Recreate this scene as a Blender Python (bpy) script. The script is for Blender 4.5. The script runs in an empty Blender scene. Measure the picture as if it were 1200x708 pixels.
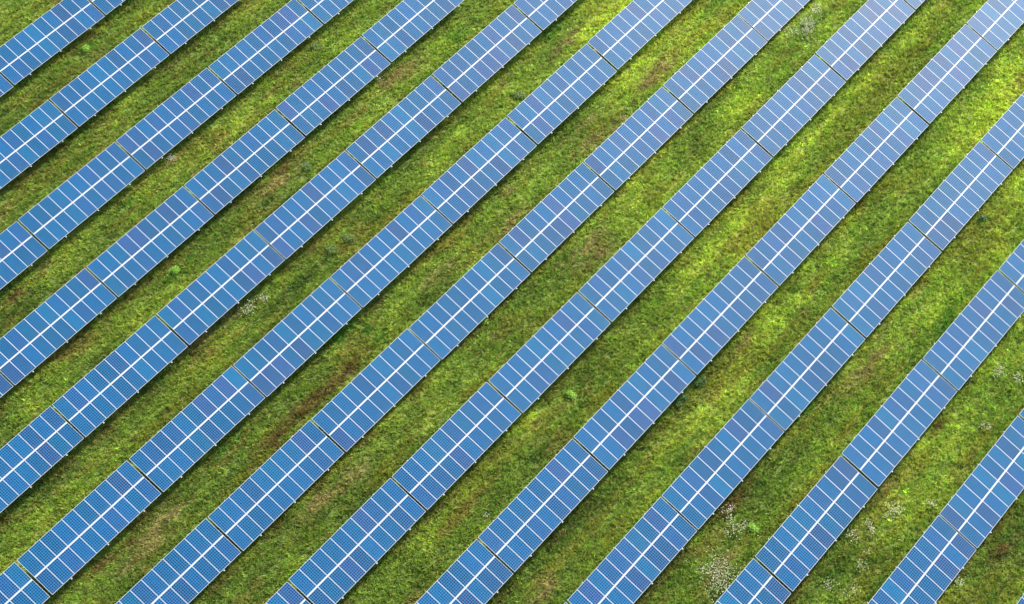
import bpy, bmesh, math
import numpy as np
from mathutils import Matrix, Vector

sc = bpy.context.scene
COL = sc.collection
rng = np.random.default_rng(11)

# ------------------------------------------------------------------ survey data (metres; x runs along the rows, y across them)
CAM = [[0.633273, 0.619864, -0.463394, -70.572832], [-0.773181, 0.480412, -0.414, -70.908962], [-0.034004, 0.620462, 0.783499, 116.460626], [0.0, 0.0, 0.0, 1.0]]
LENS = 69.9533
TILT = 0.37722; SLOPE = 3.3728; PITCH = 10.350; MID_H = 1.600
ROWS = [  # y, height offset, [(x centre, y offset), ...] from the lower-left end
    (38.383, -0.026, [(-14.98, -0.072), (-4.608, -0.0), (5.764, 0.071)]),
    (30.675, -0.019, [(-14.948, -0.051), (-4.568, -0.0), (5.811, 0.05)]),
    (22.933, 0.007, [(-25.253, -0.02), (-14.894, -0.007), (-4.529, 0.035), (5.825, 0.005), (16.175, -0.056)]),
    (15.363, -0.047, [(-35.527, -0.036), (-25.193, -0.042), (-14.856, -0.03), (-4.504, -0.003), (5.872, 0.047), (16.249, 0.086)]),
    (7.754, 0.154, [(-35.564, 0.001), (-25.22, -0.005), (-14.858, -0.013), (-4.527, -0.024), (5.814, 0.001), (16.211, 0.035), (26.58, 0.033)]),
    (0.079, 0.088, [(-45.789, 0.064), (-35.404, 0.05), (-25.026, 0.019), (-14.713, -0.03), (-4.388, -0.05), (5.949, -0.04), (16.329, -0.009), (26.729, 0.024), (37.036, 0.0)]),
    (-7.485, -0.259, [(-35.255, 0.114), (-24.894, 0.081), (-14.556, 0.002), (-4.241, -0.06), (6.102, -0.043), (16.454, -0.046), (26.809, -0.03), (37.167, 0.023)]),
    (-15.299, 0.033, [(-35.511, -0.007), (-25.163, 0.019), (-14.816, 0.011), (-4.472, -0.026), (5.875, -0.022), (16.217, -0.02), (26.578, -0.005), (36.958, 0.043), (47.316, 0.073)]),
    (-23.101, 0.115, [(-25.286, -0.017), (-14.939, -0.025), (-4.595, -0.014), (5.749, 0.014), (16.103, 0.017), (26.464, 0.0), (36.827, 0.011), (47.186, 0.03)]),
    (-30.72, -0.041, [(-25.283, -0.002), (-14.939, -0.01), (-4.619, -0.015), (5.709, -0.019), (16.084, -0.002), (26.467, 0.033), (36.827, 0.043)]),
    (-38.455, 0.078, [(-15.08, -0.021), (-4.701, -0.01), (5.665, 0.009), (16.003, 0.014), (26.353, 0.011)]),
    (-46.228, -0.084, [(-4.614, -0.004), (5.711, -0.001), (16.037, 0.001)]),
    (-53.785, 0.0, [(-4.68, 0.0)]),
]
PATCHES = {
    'straw': [(4.82, 19.06, 0.37), (0.21, 28.34, 0.44), (-3.49, 12.63, 1.04), (10.11, 13.43, 1.04), (11.92, 12.68, 0.74), (4.14, 12.84, 0.37), (6.82, -2.23, 0.37), (20.99, 1.94, 0.89), (22.84, 4.47, 0.89), (16.32, -2.59, 0.59), (24.79, -3.53, 0.89), (22.83, -3.69, 0.67), (16.98, -4.68, 0.74), (14.27, -4.2, 0.74), (-17.53, 6.77, 1.04), (-19.27, 6.82, 0.59), (4.18, -4.56, 0.89), (3.44, -0.46, 0.89), (6.04, -10.61, 1.04), (-2.98, -3.34, 0.74), (-32.61, -2.8, 0.89), (-34.35, -3.34, 0.89), (-30.65, -2.49, 0.67), (0.68, -46.86, 1.19), (9.78, -33.49, 1.04), (5.71, -25.09, 0.59), (-20.87, -10.42, 0.89), (-23.91, -9.97, 0.74), (2.33, -40.07, 0.59), (-19.32, -26.77, 0.74), (-6.98, 21.05, 0.44), (5.64, -11.75, 0.74), (-10.32, -35.01, 0.59)],
    'brown': [(-13.71, -3.91, 0.89), (-16.09, -3.98, 0.89), (-18.15, -3.8, 0.74), (-21.19, -4.13, 0.89), (-17.44, 7.31, 0.59), (2.57, -0.76, 0.74), (-2.7, 13.38, 0.59), (-24.17, 20.64, 0.59), (5.75, 0.18, 0.59), (18.09, 8.2, 0.44), (22.5, -24.47, 0.44), (7.99, -40.33, 0.37), (2.26, -48.88, 0.74), (-34.42, -2.15, 0.59), (-36.45, -1.75, 0.52), (-6.09, -32.71, 0.67)],
    'lime': [(31.71, -19.27, 2.07), (37.47, -18.83, 1.78), (26.25, -34.28, 1.63), (22.89, -34.07, 1.04), (28.11, -19.2, 1.48), (44.29, -18.67, 1.19), (11.29, -15.6, 1.48), (14.93, -15.37, 1.33), (-5.07, -13.76, 1.19), (-15.35, -17.48, 1.04), (-1.85, -12.77, 1.04), (27.95, -34.39, 1.04), (-0.26, -18.68, 1.33), (-10.21, -24.04, 1.04), (16.43, -28.43, 1.19), (4.19, -23.13, 1.04), (23.18, -12.77, 1.19), (7.54, -22.27, 0.74)],
    'green': [(-15.14, 12.79, 0.44), (-12.82, 12.82, 0.59), (-2.75, 36.03, 0.52), (-12.39, 20.81, 0.44), (-13.13, 28.9, 0.44), (-10.17, -2.58, 0.59), (-9.94, -3.91, 0.52), (-21.03, -16.11, 0.37), (-18.67, -0.04, 1.04), (-15.83, 0.08, 1.04), (-23.98, -1.76, 0.74), (-33.23, 0.8, 0.74), (-7.41, -7.55, 0.74), (17.7, 12.05, 0.59), (-11.77, -1.3, 0.74), (19.49, -0.12, 0.89), (22.86, 6.12, 0.67), (16.5, -35.78, 1.04), (-13.15, -29.24, 1.19), (4.31, -32.01, 0.89), (-6.97, 0.46, 0.89)],
}
WEEDS = [('g', -4.44, 4.5, 0.67), ('g', -6.46, 4.87, 0.59), ('g', -1.31, 12.18, 0.59), ('g', 9.05, 20.88, 0.59), ('g', 15.35, 3.69, 0.67), ('d', -1.16, -24.74, 0.67), ('d', 0.81, -24.82, 0.52), ('d', 26.5, -32.64, 0.44), ('d', 31.13, -30.62, 0.52), ('d', 15.88, -16.31, 0.44), ('l', -15.14, 12.79, 0.44), ('l', -21.03, -16.11, 0.3), ('l', -2.75, 36.03, 0.44), ('l', -5.69, -18.2, 0.3), ('l', -4.63, -8.93, 0.37), ('d', 12.47, -39.68, 0.44), ('l', -6.84, -34.88, 0.3), ('g', -12.52, 8.99, 0.44)]
FLOWERS = [(35.78, -10.35, 0.96, 150), (37.74, -9.88, 0.44, 40), (-11.28, -34.86, 1.04, 120), (-12.17, -35.85, 0.67, 60), (-7.76, -34.04, 0.52, 45), (-6.94, -32.75, 0.37, 25), (14.62, -41.2, 0.37, 25), (15.06, -42.26, 0.37, 22), (10.0, -42.91, 0.37, 18), (0.15, -41.8, 0.67, 40), (-2.06, -40.97, 0.44, 24), (-3.29, -40.4, 0.44, 22), (-4.57, -42.12, 0.44, 14), (-7.72, -41.29, 0.44, 16), (-7.02, -42.72, 0.44, 14), (1.93, -43.07, 0.37, 14), (-1.83, -48.06, 0.37, 16), (-14.33, 5.8, 0.52, 40), (-12.83, 5.47, 0.44, 24), (-7.0, 21.23, 0.44, 26), (-17.36, -20.01, 0.22, 8), (9.72, 13.94, 0.22, 10)]

# ------------------------------------------------------------------ camera
cam = bpy.data.cameras.new('camera')
cam.sensor_width = 36.0
cam.lens = LENS
cam.clip_start = 1.0
cam.clip_end = 6000.0
cam_ob = bpy.data.objects.new('camera', cam)
COL.objects.link(cam_ob)
cam_ob.matrix_world = Matrix(CAM)
sc.camera = cam_ob

# ------------------------------------------------------------------ sky, sun, exposure
SUN_EL, SUN_AZ = math.radians(34), math.radians(-3)      # azimuth counted from +x towards +y
world = bpy.data.worlds.new('World')
sc.world = world
world.use_nodes = True
wn = world.node_tree
bg = wn.nodes['Background']
sky = wn.nodes.new('ShaderNodeTexSky')
sky.sky_type = 'NISHITA'
sky.sun_disc = False
sky.sun_elevation = SUN_EL
sky.sun_rotation = math.pi / 2 - SUN_AZ
sky.air_density = 1.0
sky.dust_density = 1.2
wn.links.new(sky.outputs['Color'], bg.inputs['Color'])
bg.inputs['Strength'].default_value = 0.13
sd = bpy.data.lights.new('sun', 'SUN')
sd.energy = 3.0
sd.angle = math.radians(6)
sd.color = (1.0, 0.95, 0.86)
sun = bpy.data.objects.new('sun', sd)
COL.objects.link(sun)
to_sun = Vector((math.cos(SUN_EL) * math.cos(SUN_AZ), math.cos(SUN_EL) * math.sin(SUN_AZ), math.sin(SUN_EL)))
sun.rotation_euler = to_sun.to_track_quat('Z', 'Y').to_euler()
sun.location = to_sun * 200
sc.view_settings.view_transform = 'Standard'
sc.view_settings.look = 'None'
sc.view_settings.gamma = 1.0
sc.view_settings.use_curve_mapping = False
sc.view_settings.exposure = 1.2
N_TUFTS = 300000

# ------------------------------------------------------------------ helpers
def tag(o, label=None, cat=None, group=None, kind=None):
    if label: o['label'] = label
    if cat: o['category'] = cat
    if group: o['group'] = group
    if kind: o['kind'] = kind
    return o

def link(name, mesh, parent=None, loc=(0, 0, 0), rx=0.0):
    o = bpy.data.objects.new(name, mesh)
    COL.objects.link(o)
    o.parent = parent
    o.location = loc
    o.rotation_euler = (rx, 0, 0)
    return o

def box_mesh(name, boxes, mat):
    """boxes: (x0,x1,y0,y1,z0,z1) each bevelled a little."""
    bm = bmesh.new()
    for x0, x1, y0, y1, z0, z1 in boxes:
        vs = [bm.verts.new(p) for p in ((x0,y0,z0),(x1,y0,z0),(x1,y1,z0),(x0,y1,z0),(x0,y0,z1),(x1,y0,z1),(x1,y1,z1),(x0,y1,z1))]
        for f in ((3,2,1,0),(4,5,6,7),(0,1,5,4),(1,2,6,5),(2,3,7,6),(3,0,4,7)):
            bm.faces.new([vs[i] for i in f])
    me = bpy.data.meshes.new(name)
    bm.to_mesh(me); bm.free()
    me.materials.append(mat)
    return me

def new_mat(name):
    m = bpy.data.materials.new(name)
    m.use_nodes = True
    nt = m.node_tree
    return m, nt, nt.nodes['Principled BSDF']

def math_node(nt, op, a, b=None, c=None):
    n = nt.nodes.new('ShaderNodeMath'); n.operation = op
    for i, v in enumerate((a, b, c)):
        if v is None: continue
        if isinstance(v, (int, float)): n.inputs[i].default_value = v
        else: nt.links.new(v, n.inputs[i])
    return n.outputs[0]

def mix_col(nt, fac, a, b, mode='MIX'):
    n = nt.nodes.new('ShaderNodeMix'); n.data_type = 'RGBA'; n.blend_type = mode
    for s, v in ((n.inputs[0], fac), (n.inputs[6], a), (n.inputs[7], b)):
        if isinstance(v, (int, float)): s.default_value = v
        elif isinstance(v, tuple): s.default_value = v
        else: nt.links.new(v, s)
    return n.outputs[2]

# ------------------------------------------------------------------ materials
def metal(name, col, rough, metallic, dirt=0.25):
    m, nt, p = new_mat(name)
    tc = nt.nodes.new('ShaderNodeTexCoord')
    n = nt.nodes.new('ShaderNodeTexNoise'); n.inputs['Scale'].default_value = 3.0; n.inputs['Detail'].default_value = 5
    nt.links.new(tc.outputs['Object'], n.inputs['Vector'])
    c = mix_col(nt, math_node(nt, 'MULTIPLY', n.outputs[0], dirt), (*col, 1), (col[0]*.45, col[1]*.43, col[2]*.4, 1))
    nt.links.new(c, p.inputs['Base Color'])
    p.inputs['Roughness'].default_value = rough
    p.inputs['Metallic'].default_value = metallic
    return m

M_FRAME = metal('anodised_frame', (0.52, 0.54, 0.55), 0.45, 0.0)
M_STRIP = metal('white_aluminium', (0.60, 0.62, 0.64), 0.45, 0.0, 0.15)
M_STEEL = metal('galvanised_steel', (0.50, 0.50, 0.49), 0.45, 0.6, 0.5)
M_BACK = metal('backsheet', (0.6, 0.6, 0.6), 0.6, 0.0)

def cell_material():
    m, nt, p = new_mat('polycrystalline_cells')
    uv = nt.nodes.new('ShaderNodeUVMap')
    sp = nt.nodes.new('ShaderNodeSeparateXYZ')
    nt.links.new(uv.outputs[0], sp.inputs[0])
    u = math_node(nt, 'MULTIPLY', sp.outputs[0], 6.0)
    v = math_node(nt, 'MULTIPLY', sp.outputs[1], 10.0)
    def line(x, w):        # 1 near integer values
        f = math_node(nt, 'FRACT', math_node(nt, 'ADD', x, 0.5))
        d = math_node(nt, 'ABSOLUTE', math_node(nt, 'SUBTRACT', f, 0.5))
        return math_node(nt, 'LESS_THAN', d, w)
    grid = math_node(nt, 'MAXIMUM', line(u, 0.085), line(v, 0.075))
    bus = line(math_node(nt, 'ADD', math_node(nt, 'MULTIPLY', u, 2.0), 0.5), 0.022)
    oi = nt.nodes.new('ShaderNodeObjectInfo')
    # every cell is cut from another block of silicon
    comb = nt.nodes.new('ShaderNodeCombineXYZ')
    nt.links.new(math_node(nt, 'FLOOR', u), comb.inputs[0])
    nt.links.new(math_node(nt, 'FLOOR', v), comb.inputs[1])
    nt.links.new(math_node(nt, 'MULTIPLY', oi.outputs['Random'], 91.0), comb.inputs[2])
    wnz = nt.nodes.new('ShaderNodeTexWhiteNoise')
    nt.links.new(comb.outputs[0], wnz.inputs['Vector'])
    # uneven coating: soft streaks along the module
    tc = nt.nodes.new('ShaderNodeTexCoord')
    mp = nt.nodes.new('ShaderNodeMapping'); mp.inputs['Scale'].default_value = (5.0, 0.8, 1.0)
    geo = nt.nodes.new('ShaderNodeNewGeometry')
    nt.links.new(geo.outputs['Position'], mp.inputs['Vector'])
    st = nt.nodes.new('ShaderNodeTexNoise'); st.inputs['Scale'].default_value = 1.0; st.inputs['Detail'].default_value = 3
    nt.links.new(mp.outputs[0], st.inputs['Vector'])
    base = mix_col(nt, 1.0, oi.outputs['Color'], (1, 1, 1, 1), 'MULTIPLY')
    k = math_node(nt, 'ADD', math_node(nt, 'MULTIPLY', wnz.outputs['Value'], 0.28), 0.68)
    k = math_node(nt, 'ADD', k, math_node(nt, 'MULTIPLY', st.outputs[0], 0.36))
    vm = nt.nodes.new('ShaderNodeVectorMath'); vm.operation = 'SCALE'
    nt.links.new(base, vm.inputs[0]); nt.links.new(k, vm.inputs['Scale'])
    c = mix_col(nt, math_node(nt, 'MULTIPLY', grid, GRID_MIX), vm.outputs[0], (0.035, 0.24, 0.44, 1))
    c = mix_col(nt, math_node(nt, 'MULTIPLY', bus, 0.25), c, (0.010, 0.13, 0.28, 1))
    # soiling: a thin grey-brown film, thicker where rain leaves it along the low edge
    sn = nt.nodes.new('ShaderNodeTexNoise'); sn.inputs['Scale'].default_value = 1.7; sn.inputs['Detail'].default_value = 5
    nt.links.new(geo.outputs['Position'], sn.inputs['Vector'])
    lowe = math_node(nt, 'POWER', math_node(nt, 'SUBTRACT', 1.0, sp.outputs[1]), 9.0)
    soil = math_node(nt, 'MULTIPLY', sn.outputs[0], math_node(nt, 'ADD', math_node(nt, 'MULTIPLY', lowe, 0.20), 0.02))
    c = mix_col(nt, soil, c, (0.22, 0.21, 0.19, 1))
    nt.links.new(c, p.inputs['Base Color'])
    # dust film makes the glass scatter a little unevenly
    dn = nt.nodes.new('ShaderNodeTexNoise'); dn.inputs['Scale'].default_value = 0.35; dn.inputs['Detail'].default_value = 4
    nt.links.new(geo.outputs['Position'], dn.inputs['Vector'])
    nt.links.new(math_node(nt, 'ADD', math_node(nt, 'MULTIPLY', dn.outputs[0], 0.12), GLASS_ROUGH), p.inputs['Roughness'])
    p.inputs['IOR'].default_value = 1.5
    p.inputs['Specular IOR Level'].default_value = 0.23
    return m
GRID_MIX, GLASS_ROUGH = 0.9, 0.32
M_CELL = cell_material()

def tint_material(name, translucency=0.5, rough=0.6):
    m, nt, p = new_mat(name)
    at = nt.nodes.new('ShaderNodeAttribute'); at.attribute_name = 'tint'
    nt.links.new(at.outputs['Color'], p.inputs['Base Color'])
    p.inputs['Roughness'].default_value = rough
    p.inputs['Specular IOR Level'].default_value = 0.23
    tr = nt.nodes.new('ShaderNodeBsdfTranslucent')
    nt.links.new(at.outputs['Color'], tr.inputs['Color'])
    mx = nt.nodes.new('ShaderNodeMixShader'); mx.inputs[0].default_value = translucency
    nt.links.new(p.outputs[0], mx.inputs[1]); nt.links.new(tr.outputs[0], mx.inputs[2])
    nt.links.new(mx.outputs[0], nt.nodes['Material Output'].inputs['Surface'])
    return m
M_GRASS = tint_material('grass_blades')
M_LEAF = tint_material('weed_leaves', 0.3, 0.5)

# ------------------------------------------------------------------ noise and colour fields of the meadow (pure functions of x, y)
_tab = rng.random((256, 256))
def vnoise(x, y):
    xi, yi = np.floor(x).astype(int), np.floor(y).astype(int)
    fx, fy = x - xi, y - yi
    fx, fy = fx*fx*(3-2*fx), fy*fy*(3-2*fy)
    g = lambda a, b: _tab[a & 255, b & 255]
    return (g(xi,yi)*(1-fx)+g(xi+1,yi)*fx)*(1-fy) + (g(xi,yi+1)*(1-fx)+g(xi+1,yi+1)*fx)*fy
def fbm(x, y, n=4):
    s, a, t = 0, 1.0, 0
    for i in range(n):
        s = s + a*vnoise(x + 17.3*i, y + 9.1*i); t += a
        a *= .55; x, y = x*2.03 + y*.21, y*2.03 - x*.21
    return s / t
def sstep(a, b, x):
    t = np.clip((x-a)/(b-a), 0, 1); return t*t*(3-2*t)

LOW_EDGES = [(y - .5*SLOPE*math.cos(TILT)) for y, _, _ in ROWS]
C_DARK, C_MID, C_LIME = np.array((.085,.140,.018)), np.array((.180,.260,.030)), np.array((.340,.400,.045))
C_OLIVE, C_BROWN, C_STRAW, C_GREEN = np.array((.210,.210,.025)), np.array((.230,.170,.040)), np.array((.480,.410,.130)), np.array((.130,.330,.030))

def meadow_tint(x, y):
    """natural hue of the sward: species patches, dry streaks along the mowing direction, bare earth"""
    n1 = fbm(x/5.0 + 3, y/2.2, 4)                        # long patches along the rows
    n2 = fbm(x/1.3 + 40, y/1.0 + 7, 3)
    n3 = fbm(x/9.0 + 80, y/7.0 + 31, 2)
    n4 = fbm(x/4.5 + 11, y/.9 + 57, 3)
    east = sstep(-26, 34, .9*x - .35*np.maximum(y, 0))                  # darker and browner towards the west, more lime to the east
    lum = np.clip(.36 + .24*east + .95*(n1-.5) + .30*(n2-.5) + .45*(n3-.5), 0, 1)
    lum = np.clip(lum + .55*(fbm(x/13.0+19, y/.50+63, 3)-.5), 0, .86)      # wheel and mower lines
    c = np.where(lum[:,None] < .5, C_DARK + (C_MID-C_DARK)*(lum[:,None]*2), C_MID + (C_LIME-C_MID)*(lum[:,None]*2-1))
    def blend(c, col, w): return c + (col - c)*np.clip(w, 0, 1)[:,None]
    c = blend(c, C_OLIVE, .55*sstep(.54, .74, n4))
    c = blend(c, C_BROWN, .42*sstep(.60, .74, fbm(x/3.2+5, y/.8+91, 4))*(1.1-.6*east))
    c = c*np.array((2.0, 1.94, 2.1))*(.84+.26*east)[:,None]
    low = np.zeros_like(x)
    for e in LOW_EDGES:
        low = np.maximum(low, np.exp(-((y-e+.15)/.28)**2))
    c = blend(c, C_BROWN*.7, .7*low*sstep(.40, .62, fbm(x/1.6, y/1.6+20, 3))*(1.05-.75*east))
    for key, col, amt in (('lime', C_LIME*.92, .6), ('green', C_GREEN, .75), ('brown', C_BROWN, .85), ('straw', C_STRAW*.95, .85)):
        for px, py, r in PATCHES[key]:
            sx, sy = r*2.3, r*.7
            d = ((x-px)/sx)**2 + ((y-py)/sy)**2
            m = d < 6
            if not m.any(): continue
            w = np.zeros_like(x)
            w[m] = np.exp(-d[m]) * sstep(.25, .62, fbm(x[m]/.8+px, y[m]/.5+py, 4)) * 1.5 * amt
            c = blend(c, col, w)
    return c
def lumps(x, y):
    """relief of the sward in metres"""
    a = sstep(.45, .85, fbm(x/1.1+9, y/.9+3, 3))
    b = fbm(x/.27+50, y/.24+8, 2)
    return .06 + .09*a + .17*b*b

# ------------------------------------------------------------------ ground: one sheet to the horizon, fine under the camera's field
def axis(lo, hi, step):
    a = list(np.arange(lo, hi + 1e-6, step)); d = step
    while a[-1] < 4000: d *= 1.6; a.append(a[-1] + d)
    d = step
    while a[0] > -4000: d *= 1.6; a.insert(0, a[0] - d)
    return np.array(a)
gx, gy = axis(-54, 60, .22), axis(-62, 56, .22)
X, Y = np.meshgrid(gx, gy, indexing='xy')
fx, fy = X.ravel(), Y.ravel()
inside = (np.abs(fx-3) < 60) & (np.abs(fy+3) < 60)
Z = np.where(inside, lumps(fx, fy)*.55 - .05, 0) + .15*np.where(inside, 0, 1)*0
co = np.stack([fx, fy, Z], 1)
nxv, nyv = len(gx), len(gy)
i, j = np.meshgrid(np.arange(nxv-1), np.arange(nyv-1), indexing='xy')
a = (j*nxv + i).ravel()
quads = np.stack([a, a+1, a+1+nxv, a+nxv], 1)

def fast_mesh(name, co, faces, tint=None, mats=(), mat_index=None):
    me = bpy.data.meshes.new(name)
    n, k = faces.shape
    me.vertices.add(len(co)); me.vertices.foreach_set('co', co.astype(np.float32).ravel())
    me.loops.add(n*k); me.loops.foreach_set('vertex_index', faces.astype(np.int32).ravel())
    me.polygons.add(n); me.polygons.foreach_set('loop_start', np.arange(0, n*k, k, dtype=np.int32))
    me.update(calc_edges=True)
    if tint is not None:
        at = me.attributes.new('tint', 'FLOAT_COLOR', 'POINT')
        at.data.foreach_set('color', np.concatenate([tint, np.ones((len(tint), 1))], 1).astype(np.float32).ravel())
    for m in mats: me.materials.append(m)
    if mat_index is not None: me.polygons.foreach_set('material_index', mat_index.astype(np.int32))
    me.validate()
    return me

gt = meadow_tint(fx, fy) * .75 + np.array((.050, .045, .012)) * .35
gm, gnt, gp = new_mat('meadow_soil')
at = gnt.nodes.new('ShaderNodeAttribute'); at.attribute_name = 'tint'
geo = gnt.nodes.new('ShaderNodeNewGeometry')
n1 = gnt.nodes.new('ShaderNodeTexNoise'); n1.inputs['Scale'].default_value = 6.0; n1.inputs['Detail'].default_value = 6; n1.inputs['Roughness'].default_value = .7
gnt.links.new(geo.outputs['Position'], n1.inputs['Vector'])
gnt.links.new(mix_col(gnt, math_node(gnt, 'MULTIPLY', n1.outputs[0], .6), at.outputs['Color'], (.035, .030, .012, 1)), gp.inputs['Base Color'])
gp.inputs['Roughness'].default_value = .95
bp = gnt.nodes.new('ShaderNodeBump'); bp.inputs['Distance'].default_value = .12; bp.inputs['Strength'].default_value = .8
gnt.links.new(n1.outputs[0], bp.inputs['Height']); gnt.links.new(bp.outputs[0], gp.inputs['Normal'])
gme = fast_mesh('ground', co, quads, gt, [gm])
gme.shade_smooth() if hasattr(gme, 'shade_smooth') else None
tag(link('ground', gme), kind='structure', label='meadow ground under the solar field', cat='ground')

# ------------------------------------------------------------------ grass: blades of their own, in tufts
QUAD = np.array([(-3.25,46.13), (49.28,-23.0), (-.85,-52.29), (-43.0,1.26)])
QUAD = QUAD.mean(0) + (QUAD - QUAD.mean(0))*1.10
def grass(n_tufts, per):
    s, t = rng.random(n_tufts), rng.random(n_tufts)
    p = (QUAD[0]*((1-s)*(1-t))[:,None] + QUAD[1]*(s*(1-t))[:,None] + QUAD[2]*(s*t)[:,None] + QUAD[3]*((1-s)*t)[:,None])
    tx, ty = p[:,0], p[:,1]
    vig = fbm(tx/1.6+70, ty/.5+12, 3)                      # vigour of the sward
    col = meadow_tint(tx, ty) * np.exp(rng.normal(0, .25, (n_tufts, 1))) * rng.uniform(.88, 1.12, (n_tufts, 3))
    dry = rng.random(n_tufts) < .05
    col[dry] = C_STRAW * rng.uniform(.6, 1.1, (dry.sum(), 1))
    z0 = lumps(tx, ty)
    bx = np.repeat(tx, per) + rng.normal(0, .05, n_tufts*per)
    by = np.repeat(ty, per) + rng.normal(0, .05, n_tufts*per)
    bz = np.repeat(z0*.55 - .06, per)
    N = n_tufts*per
    h = np.repeat(.12 + .20*vig*vig*1.6 + z0*.45, per) * rng.uniform(.6, 1.25, N)
    ang = np.where(rng.random(N) < .5, np.repeat(rng.uniform(0, 6.283, n_tufts), per), rng.uniform(0, 6.283, N))
    lean = rng.uniform(.35, 1.25, N)
    w = rng.uniform(.025, .065, N)
    tip = np.stack([bx + np.cos(ang)*np.sin(lean)*h, by + np.sin(ang)*np.sin(lean)*h, bz + np.cos(lean)*h], 1)
    px, py = -np.sin(ang)*w, np.cos(ang)*w
    b0 = np.stack([bx-px, by-py, bz], 1); b1 = np.stack([bx+px, by+py, bz], 1)
    co = np.stack([b0, b1, tip], 1).reshape(-1, 3)
    f = np.arange(3*N).reshape(-1, 3)
    c = np.repeat(col, per, 0)
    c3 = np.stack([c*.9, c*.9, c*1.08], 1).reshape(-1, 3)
    return fast_mesh('grass', co, f, c3, [M_GRASS])
tag(link('grass', grass(N_TUFTS, 5)), 'short yellow green meadow grass growing over the whole ground between the panel rows', 'grass', kind='stuff')

# ------------------------------------------------------------------ solar tables
N_COL = 10
MOD_P, MOD_W, MOD_L = 1.0195, 1.0095, 1.652
GAP_C = SLOPE - 2*MOD_L
FW = .025                                                # frame face width
def ring_boxes(w, l, f, z0, z1):
    return [(-w/2, w/2, -l/2, -l/2+f, z0, z1), (-w/2, w/2, l/2-f, l/2, z0, z1),
            (-w/2, -w/2+f, -l/2+f, l/2-f, z0, z1), (w/2-f, w/2, -l/2+f, l/2-f, z0, z1)]
panel_me = box_mesh('solar_panel', ring_boxes(MOD_W, MOD_L, FW, -.040, 0) + [(-MOD_W/2+FW, MOD_W/2-FW, -MOD_L/2+FW, MOD_L/2-FW, -.016, -.012)], M_FRAME)
panel_me.materials.append(M_BACK)
for p in list(panel_me.polygons)[-6:]: p.material_index = 1
bm = bmesh.new()
a_, b_ = MOD_W/2-FW-.001, MOD_L/2-FW-.001
vs = [bm.verts.new(v) for v in ((-a_,-b_,-.004),(a_,-b_,-.004),(a_,b_,-.004),(-a_,b_,-.004))]
lo = [bm.verts.new((v.co.x, v.co.y, -.010)) for v in vs]
uvl = bm.loops.layers.uv.new('UVMap')
f = bm.faces.new(vs)
for l_, u_ in zip(f.loops, ((0,0),(1,0),(1,1),(0,1))): l_[uvl].uv = u_
bm.faces.new(lo[::-1])
for q in range(4): bm.faces.new((vs[q], lo[q], lo[(q+1)%4], vs[(q+1)%4]))
cell_me = bpy.data.meshes.new('cell_sheet'); bm.to_mesh(cell_me); bm.free()
cell_me.materials.append(M_CELL)

HALF = N_COL*MOD_P/2
strip_me = box_mesh('centre_strip', [(-HALF+.005, HALF-.005, -GAP_C/2+.004, GAP_C/2-.004, -.030, -.003)], M_STRIP)
def c_profile(x0, x1, y, z, w=.05, h=.07, t=.004):
    return [(x0, x1, y-w/2, y-w/2+t, z-h, z), (x0, x1, y-w/2+t, y+w/2, z-t, z), (x0, x1, y-w/2+t, y+w/2, z-h, z-h+t)]
purlin_me = box_mesh('purlin', c_profile(-HALF-.02, HALF+.02, 0, 0), M_STEEL)
rafter_me = box_mesh('rafter', [(-.03, -.024, -SLOPE/2-.10, SLOPE/2+.07, -.09, 0), (-.024, .03, -SLOPE/2-.10, SLOPE/2+.07, -.006, 0), (-.024, .03, -SLOPE/2-.10, SLOPE/2+.07, -.09, -.084)], M_STEEL)
cap_me = box_mesh('end_clamp', [(-.045, .045, -.05, .05, -.075, .012)], M_STRIP)
def post_mesh(name, h):
    return box_mesh(name, [(-.04, .04, -.05, -.045, -.5, h), (-.04, .04, .045, .05, -.5, h), (-.003, .003, -.045, .045, -.5, h)], M_STEEL)
zc = lambda v: MID_H + v*math.sin(TILT)
front_me = post_mesh('post', zc(-.95) - .24)
rear_me = post_mesh('post', zc(.95) - .24)
def brace_mesh():
    bm = bmesh.new()
    y0, z0, y1, z1 = .95*math.cos(TILT), .55, .1, zc(.1) - .24
    d = Vector((0, y1-y0, z1-z0)); n = Vector((0, -d.z, d.y)).normalized()*.02
    pts = [Vector((sx, yy, zz)) + n*sn for sx in (-.02, .02) for (yy, zz) in ((y0, z0), (y1, z1)) for sn in (-1, 1)]
    v = [bm.verts.new(p + Vector((.07, 0, 0))) for p in pts]
    for q in ((0,1,3,2),(4,6,7,5),(0,4,5,1),(2,3,7,6),(0,2,6,4),(1,5,7,3)): bm.faces.new([v[k] for k in q])
    bmesh.ops.recalc_face_normals(bm, faces=bm.faces)
    me = bpy.data.meshes.new('brace'); bm.to_mesh(me); bm.free(); me.materials.append(M_STEEL)
    return me
brace_me = brace_mesh()

def on_slope(u, v, w):      # table coordinates: u along the row, v up the slope, w above the glass
    return (u, v*math.cos(TILT) - w*math.sin(TILT), MID_H + v*math.sin(TILT) + w*math.cos(TILT))

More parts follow.
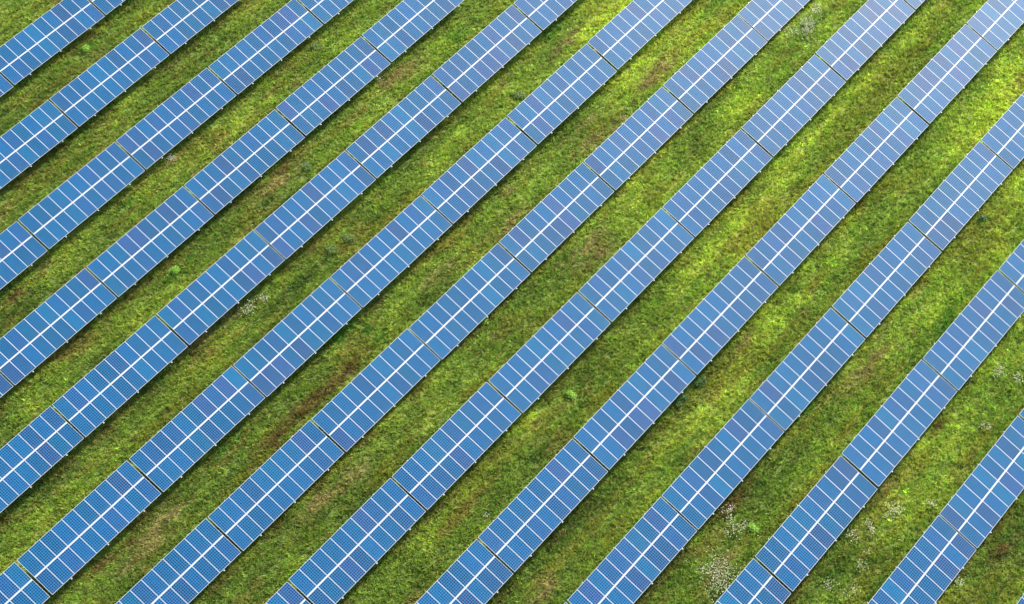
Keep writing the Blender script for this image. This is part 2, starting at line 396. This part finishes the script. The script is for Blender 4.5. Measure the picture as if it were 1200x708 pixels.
def make_table():
    root = bpy.data.objects.new('solar_table', None); COL.objects.link(root)
    root.empty_display_size = .5
    for vr in (-1, 1):
        for i in range(N_COL):
            p = link('solar_panel', panel_me, root, on_slope((i-(N_COL-1)/2)*MOD_P, vr*(GAP_C+MOD_L)/2, 0), TILT)
            link('cell_sheet', cell_me, p)
    link('centre_strip', strip_me, root, on_slope(0, 0, 0), TILT)
    for v in (-1.35, -.45, .45, 1.35):
        link('purlin', purlin_me, root, on_slope(0, v, -.042), TILT)
    for u in (-3.4, 0, 3.4):
        r = link('rafter', rafter_me, root, on_slope(u, 0, -.114), TILT)
        link('end_clamp', cap_me, r, (0, -SLOPE/2-.06, .02))
        link('post', front_me, root, (u, -.95*math.cos(TILT), 0))
        link('post', rear_me, root, (u, .95*math.cos(TILT), 0))
        link('brace', brace_me, root, (u, 0, 0))
    return root

def copy_tree(o, parent=None):
    c = o.copy(); COL.objects.link(c); c.parent = parent
    for ch in kids[o]: copy_tree(ch, c)
    return c

proto = make_table()
kids = {}
def index(o):
    kids[o] = [c for c in bpy.data.objects if c.parent == o]
    for c in kids[o]: index(c)
index(proto)

ORD = ['first', 'second', 'third', 'fourth', 'fifth', 'sixth', 'seventh', 'eighth', 'ninth', 'tenth', 'eleventh', 'twelfth', 'thirteenth']
PALETTE = [((.000,.066,.165), 3), ((.001,.060,.160), 4), ((.001,.060,.172), 4), ((.009,.046,.150), 3.5), ((.022,.036,.135), 1.8), ((.000,.082,.178), 2.0)]
pw = np.array([w for _, w in PALETTE]); pw = pw/pw.sum()
tables = []
def tone(x, y):
    s = .75*x - .3*y
    return 'deep blue' if s < -14 else ('mid blue' if s < 16 else 'pale violet-blue')
for ri, (ry, rz, tabs) in enumerate(ROWS):
    for ti, (tx, dy) in enumerate(tabs):
        t = proto if not tables else copy_tree(proto)
        t.location = (tx, ry + dy, rz + rng.normal(0, .012))
        t.rotation_euler = (rng.normal(0, .004), rng.normal(0, .0012), rng.normal(0, .0010))
        n = len(tabs)
        if n == 1:
            lab = 'corner of the only solar table showing in the bottom right corner of the photo'
        elif ti == n-1:
            lab = '%s solar table at the upper-right end of the %s row from the top-left corner' % (tone(tx, ry).split()[-1], ORD[ri])
        elif ti == 0:
            lab = '%s solar table at the lower-left end of the %s row from the top-left corner' % (tone(tx, ry).split()[-1], ORD[ri])
        else:
            lab = '%s solar table, %s from lower left in the %s row from the top-left corner' % (tone(tx, ry).split()[-1], ORD[ti], ORD[ri])
        tag(t, lab, 'solar table', 'tilted solar tables standing in long rows on the meadow')
        tables.append(t)
bpy.context.view_layer.update()
for o in bpy.data.objects:
    if o.name.startswith('solar_panel') and o.type == 'MESH':      # clamped by hand: no two modules lie exactly alike
        o.rotation_euler = (TILT + rng.normal(0, .0028), rng.normal(0, .0028), 0)
    if o.name.startswith('cell_sheet') and o.type == 'MESH':
        c = np.array((.95, .88, .93)) * np.array(PALETTE[rng.choice(len(PALETTE), p=pw)][0]) * rng.uniform(.66, 1.10)
        o.color = (*c, 1)

# ------------------------------------------------------------------ weeds standing in the lanes
def weed_mesh(kind, r):
    R = np.random.default_rng(int(r*1000) + ord(kind))
    n = int(260*max(r, .3)/.5)
    cols = {'g': (.150,.230,.050), 'd': (.065,.150,.025), 'l': (.280,.500,.050)}
    c0 = np.array(cols[kind])
    co, fc, tn = [], [], []
    sub = [(R.normal(0, r*.40), R.normal(0, r*.3), R.uniform(.5, 1)) for _ in range(max(3, int(r*9)))]
    for k in range(n):
        cx, cy, s = sub[R.integers(len(sub))]
        d = R.normal(0, .16, 2)
        hgt = s*.45*math.exp(-(d[0]**2 + d[1]**2)/.06) * R.uniform(.5, 1.05) + .08
        a, ln, w = R.uniform(0, 6.283), R.uniform(.07, .15), R.uniform(.025, .05)
        b = np.array((cx+d[0], cy+d[1], hgt)); u = np.array((math.cos(a), math.sin(a), R.uniform(-.5, .4))); v = np.array((-math.sin(a), math.cos(a), R.uniform(-.3, .3)))
        i0 = len(co)
        co += [b, b+u*ln*.5+v*w, b+u*ln, b+u*ln*.5-v*w]
        fc.append((i0, i0+1, i0+2, i0+3)); tn += [c0*R.uniform(.7, 1.4)]*4
    return fast_mesh('weed_clump', np.array(co), np.array(fc), np.array(tn), [M_LEAF])
WEED_LABELS = [
 'upper-right of two neighbouring grey-green weed clumps between fifth and sixth panel rows',
 'lower-left of two neighbouring grey-green weed clumps between fifth and sixth panel rows',
 'grey-green weed clump in the middle of the lane between fourth and fifth panel rows',
 'grey-green weed clump between third and fourth panel rows, near the top edge',
 'grey-green weed clump beside the lower edge of the fifth row, towards the upper right',
 'dark weed clump close under the ninth row, lower-left one of a close pair',
 'dark weed clump close under the ninth row, upper-right one of a close pair',
 'dark green weed clump between tenth and eleventh rows, near the right edge',
 'dark green weed clump between ninth and tenth rows, near the right edge',
 'dark green weed clump below the eighth row, halfway across the right half',
 'bright green weed clump in the left half between fourth and fifth rows',
 'pale bright green weed tuft below the eighth row, near the bottom edge',
 'bright green weed clump between first and second rows in the top left corner',
 'small bright green weed tuft in the middle of the lane below the eighth row',
 'small bright green weed tuft beside the low edge of the seventh row',
 'dark green weed clump at the low edge of the eleventh row, at the right',
 'bright green weed tuft beside white flowers between tenth and eleventh rows',
 'grey-green weed clump in the left half, between fourth and fifth rows',
]
def ground_z(x, y):
    return float(lumps(np.array([x]), np.array([y]))[0])*.55 - .06
for (k, x, y, r), lab in zip(WEEDS, WEED_LABELS):
    tag(link('weed_clump', weed_mesh(k, r), None, (x, y, ground_z(x, y))), lab, 'weed', 'leafy weeds standing out of the grass')

# ------------------------------------------------------------------ white flowers
mfl, nfl, pfl = new_mat('white_petals')
pfl.inputs['Base Color'].default_value = (.70, .66, .46, 1); pfl.inputs['Roughness'].default_value = .8
def flower_mesh(patches):
    R = np.random.default_rng(len(patches)*7 + 3)
    co, fc, tn, mi = [], [], [], []
    for X0, Y0, r, n in patches:
        sub = R.normal(0, r*.6, (max(3, n//10), 2))
        gz = ground_z(X0, Y0)
        for k in range(n*3):
            c = sub[R.integers(len(sub))] + R.normal(0, r*.38 + .05, 2) + np.array((X0, Y0))
            h = gz + R.uniform(.28, .5); s = R.uniform(.014, .036)
            lx, ly = R.normal(0, .05, 2)
            pts = [(c[0]+math.cos(q*math.pi/2+k)*s, c[1]+math.sin(q*math.pi/2+k)*s, h + R.normal(0, .008)) for q in range(4)]
            i0 = len(co); co += pts; fc.append((i0, i0+1, i0+2, i0+3)); mi.append(0)
            i0 = len(co); co += [(c[0]-lx-.004, c[1]-ly, gz), (c[0]-lx+.004, c[1]-ly, gz), (c[0]+.004, c[1], h-.006), (c[0]-.004, c[1], h-.006)]
            fc.append((i0, i0+1, i0+2, i0+3)); mi.append(1)
            tn += [np.array((.08, .15, .02))]*8
    return fast_mesh('white_flowers', np.array(co, float), np.array(fc), np.array(tn), [mfl, M_LEAF], np.array(mi))
for ids, lab in (
    ((0, 1), 'drift of cream-white flowers near the top edge between seventh and eighth panel rows'),
    ((2, 3, 4, 5), 'drift of white flowers near the bottom edge between tenth and eleventh panel rows'),
    ((6, 7, 8), 'scattered white flowers near the right edge between eleventh and twelfth panel rows'),
    ((9, 10, 11, 12, 13, 14, 15), 'scattered white flowers in the lower half of the lane between eleventh and twelfth rows'),
    ((16,), 'sparse white flowers right of the twelfth panel row in the bottom right corner'),
    ((17, 18), 'small patch of white flowers in the grass between fifth and sixth panel rows'),
    ((19,), 'small patch of pale flowers close under the third panel row'),
    ((20,), 'few white flowers at the high edge of the ninth row near the bottom edge'),
    ((21,), 'few white flowers close under the fourth panel row near the top edge')):
    o = link('white_flowers', flower_mesh([FLOWERS[q] for q in ids]))
    tag(o, lab, 'flowers', 'white meadow flowers', kind='stuff')
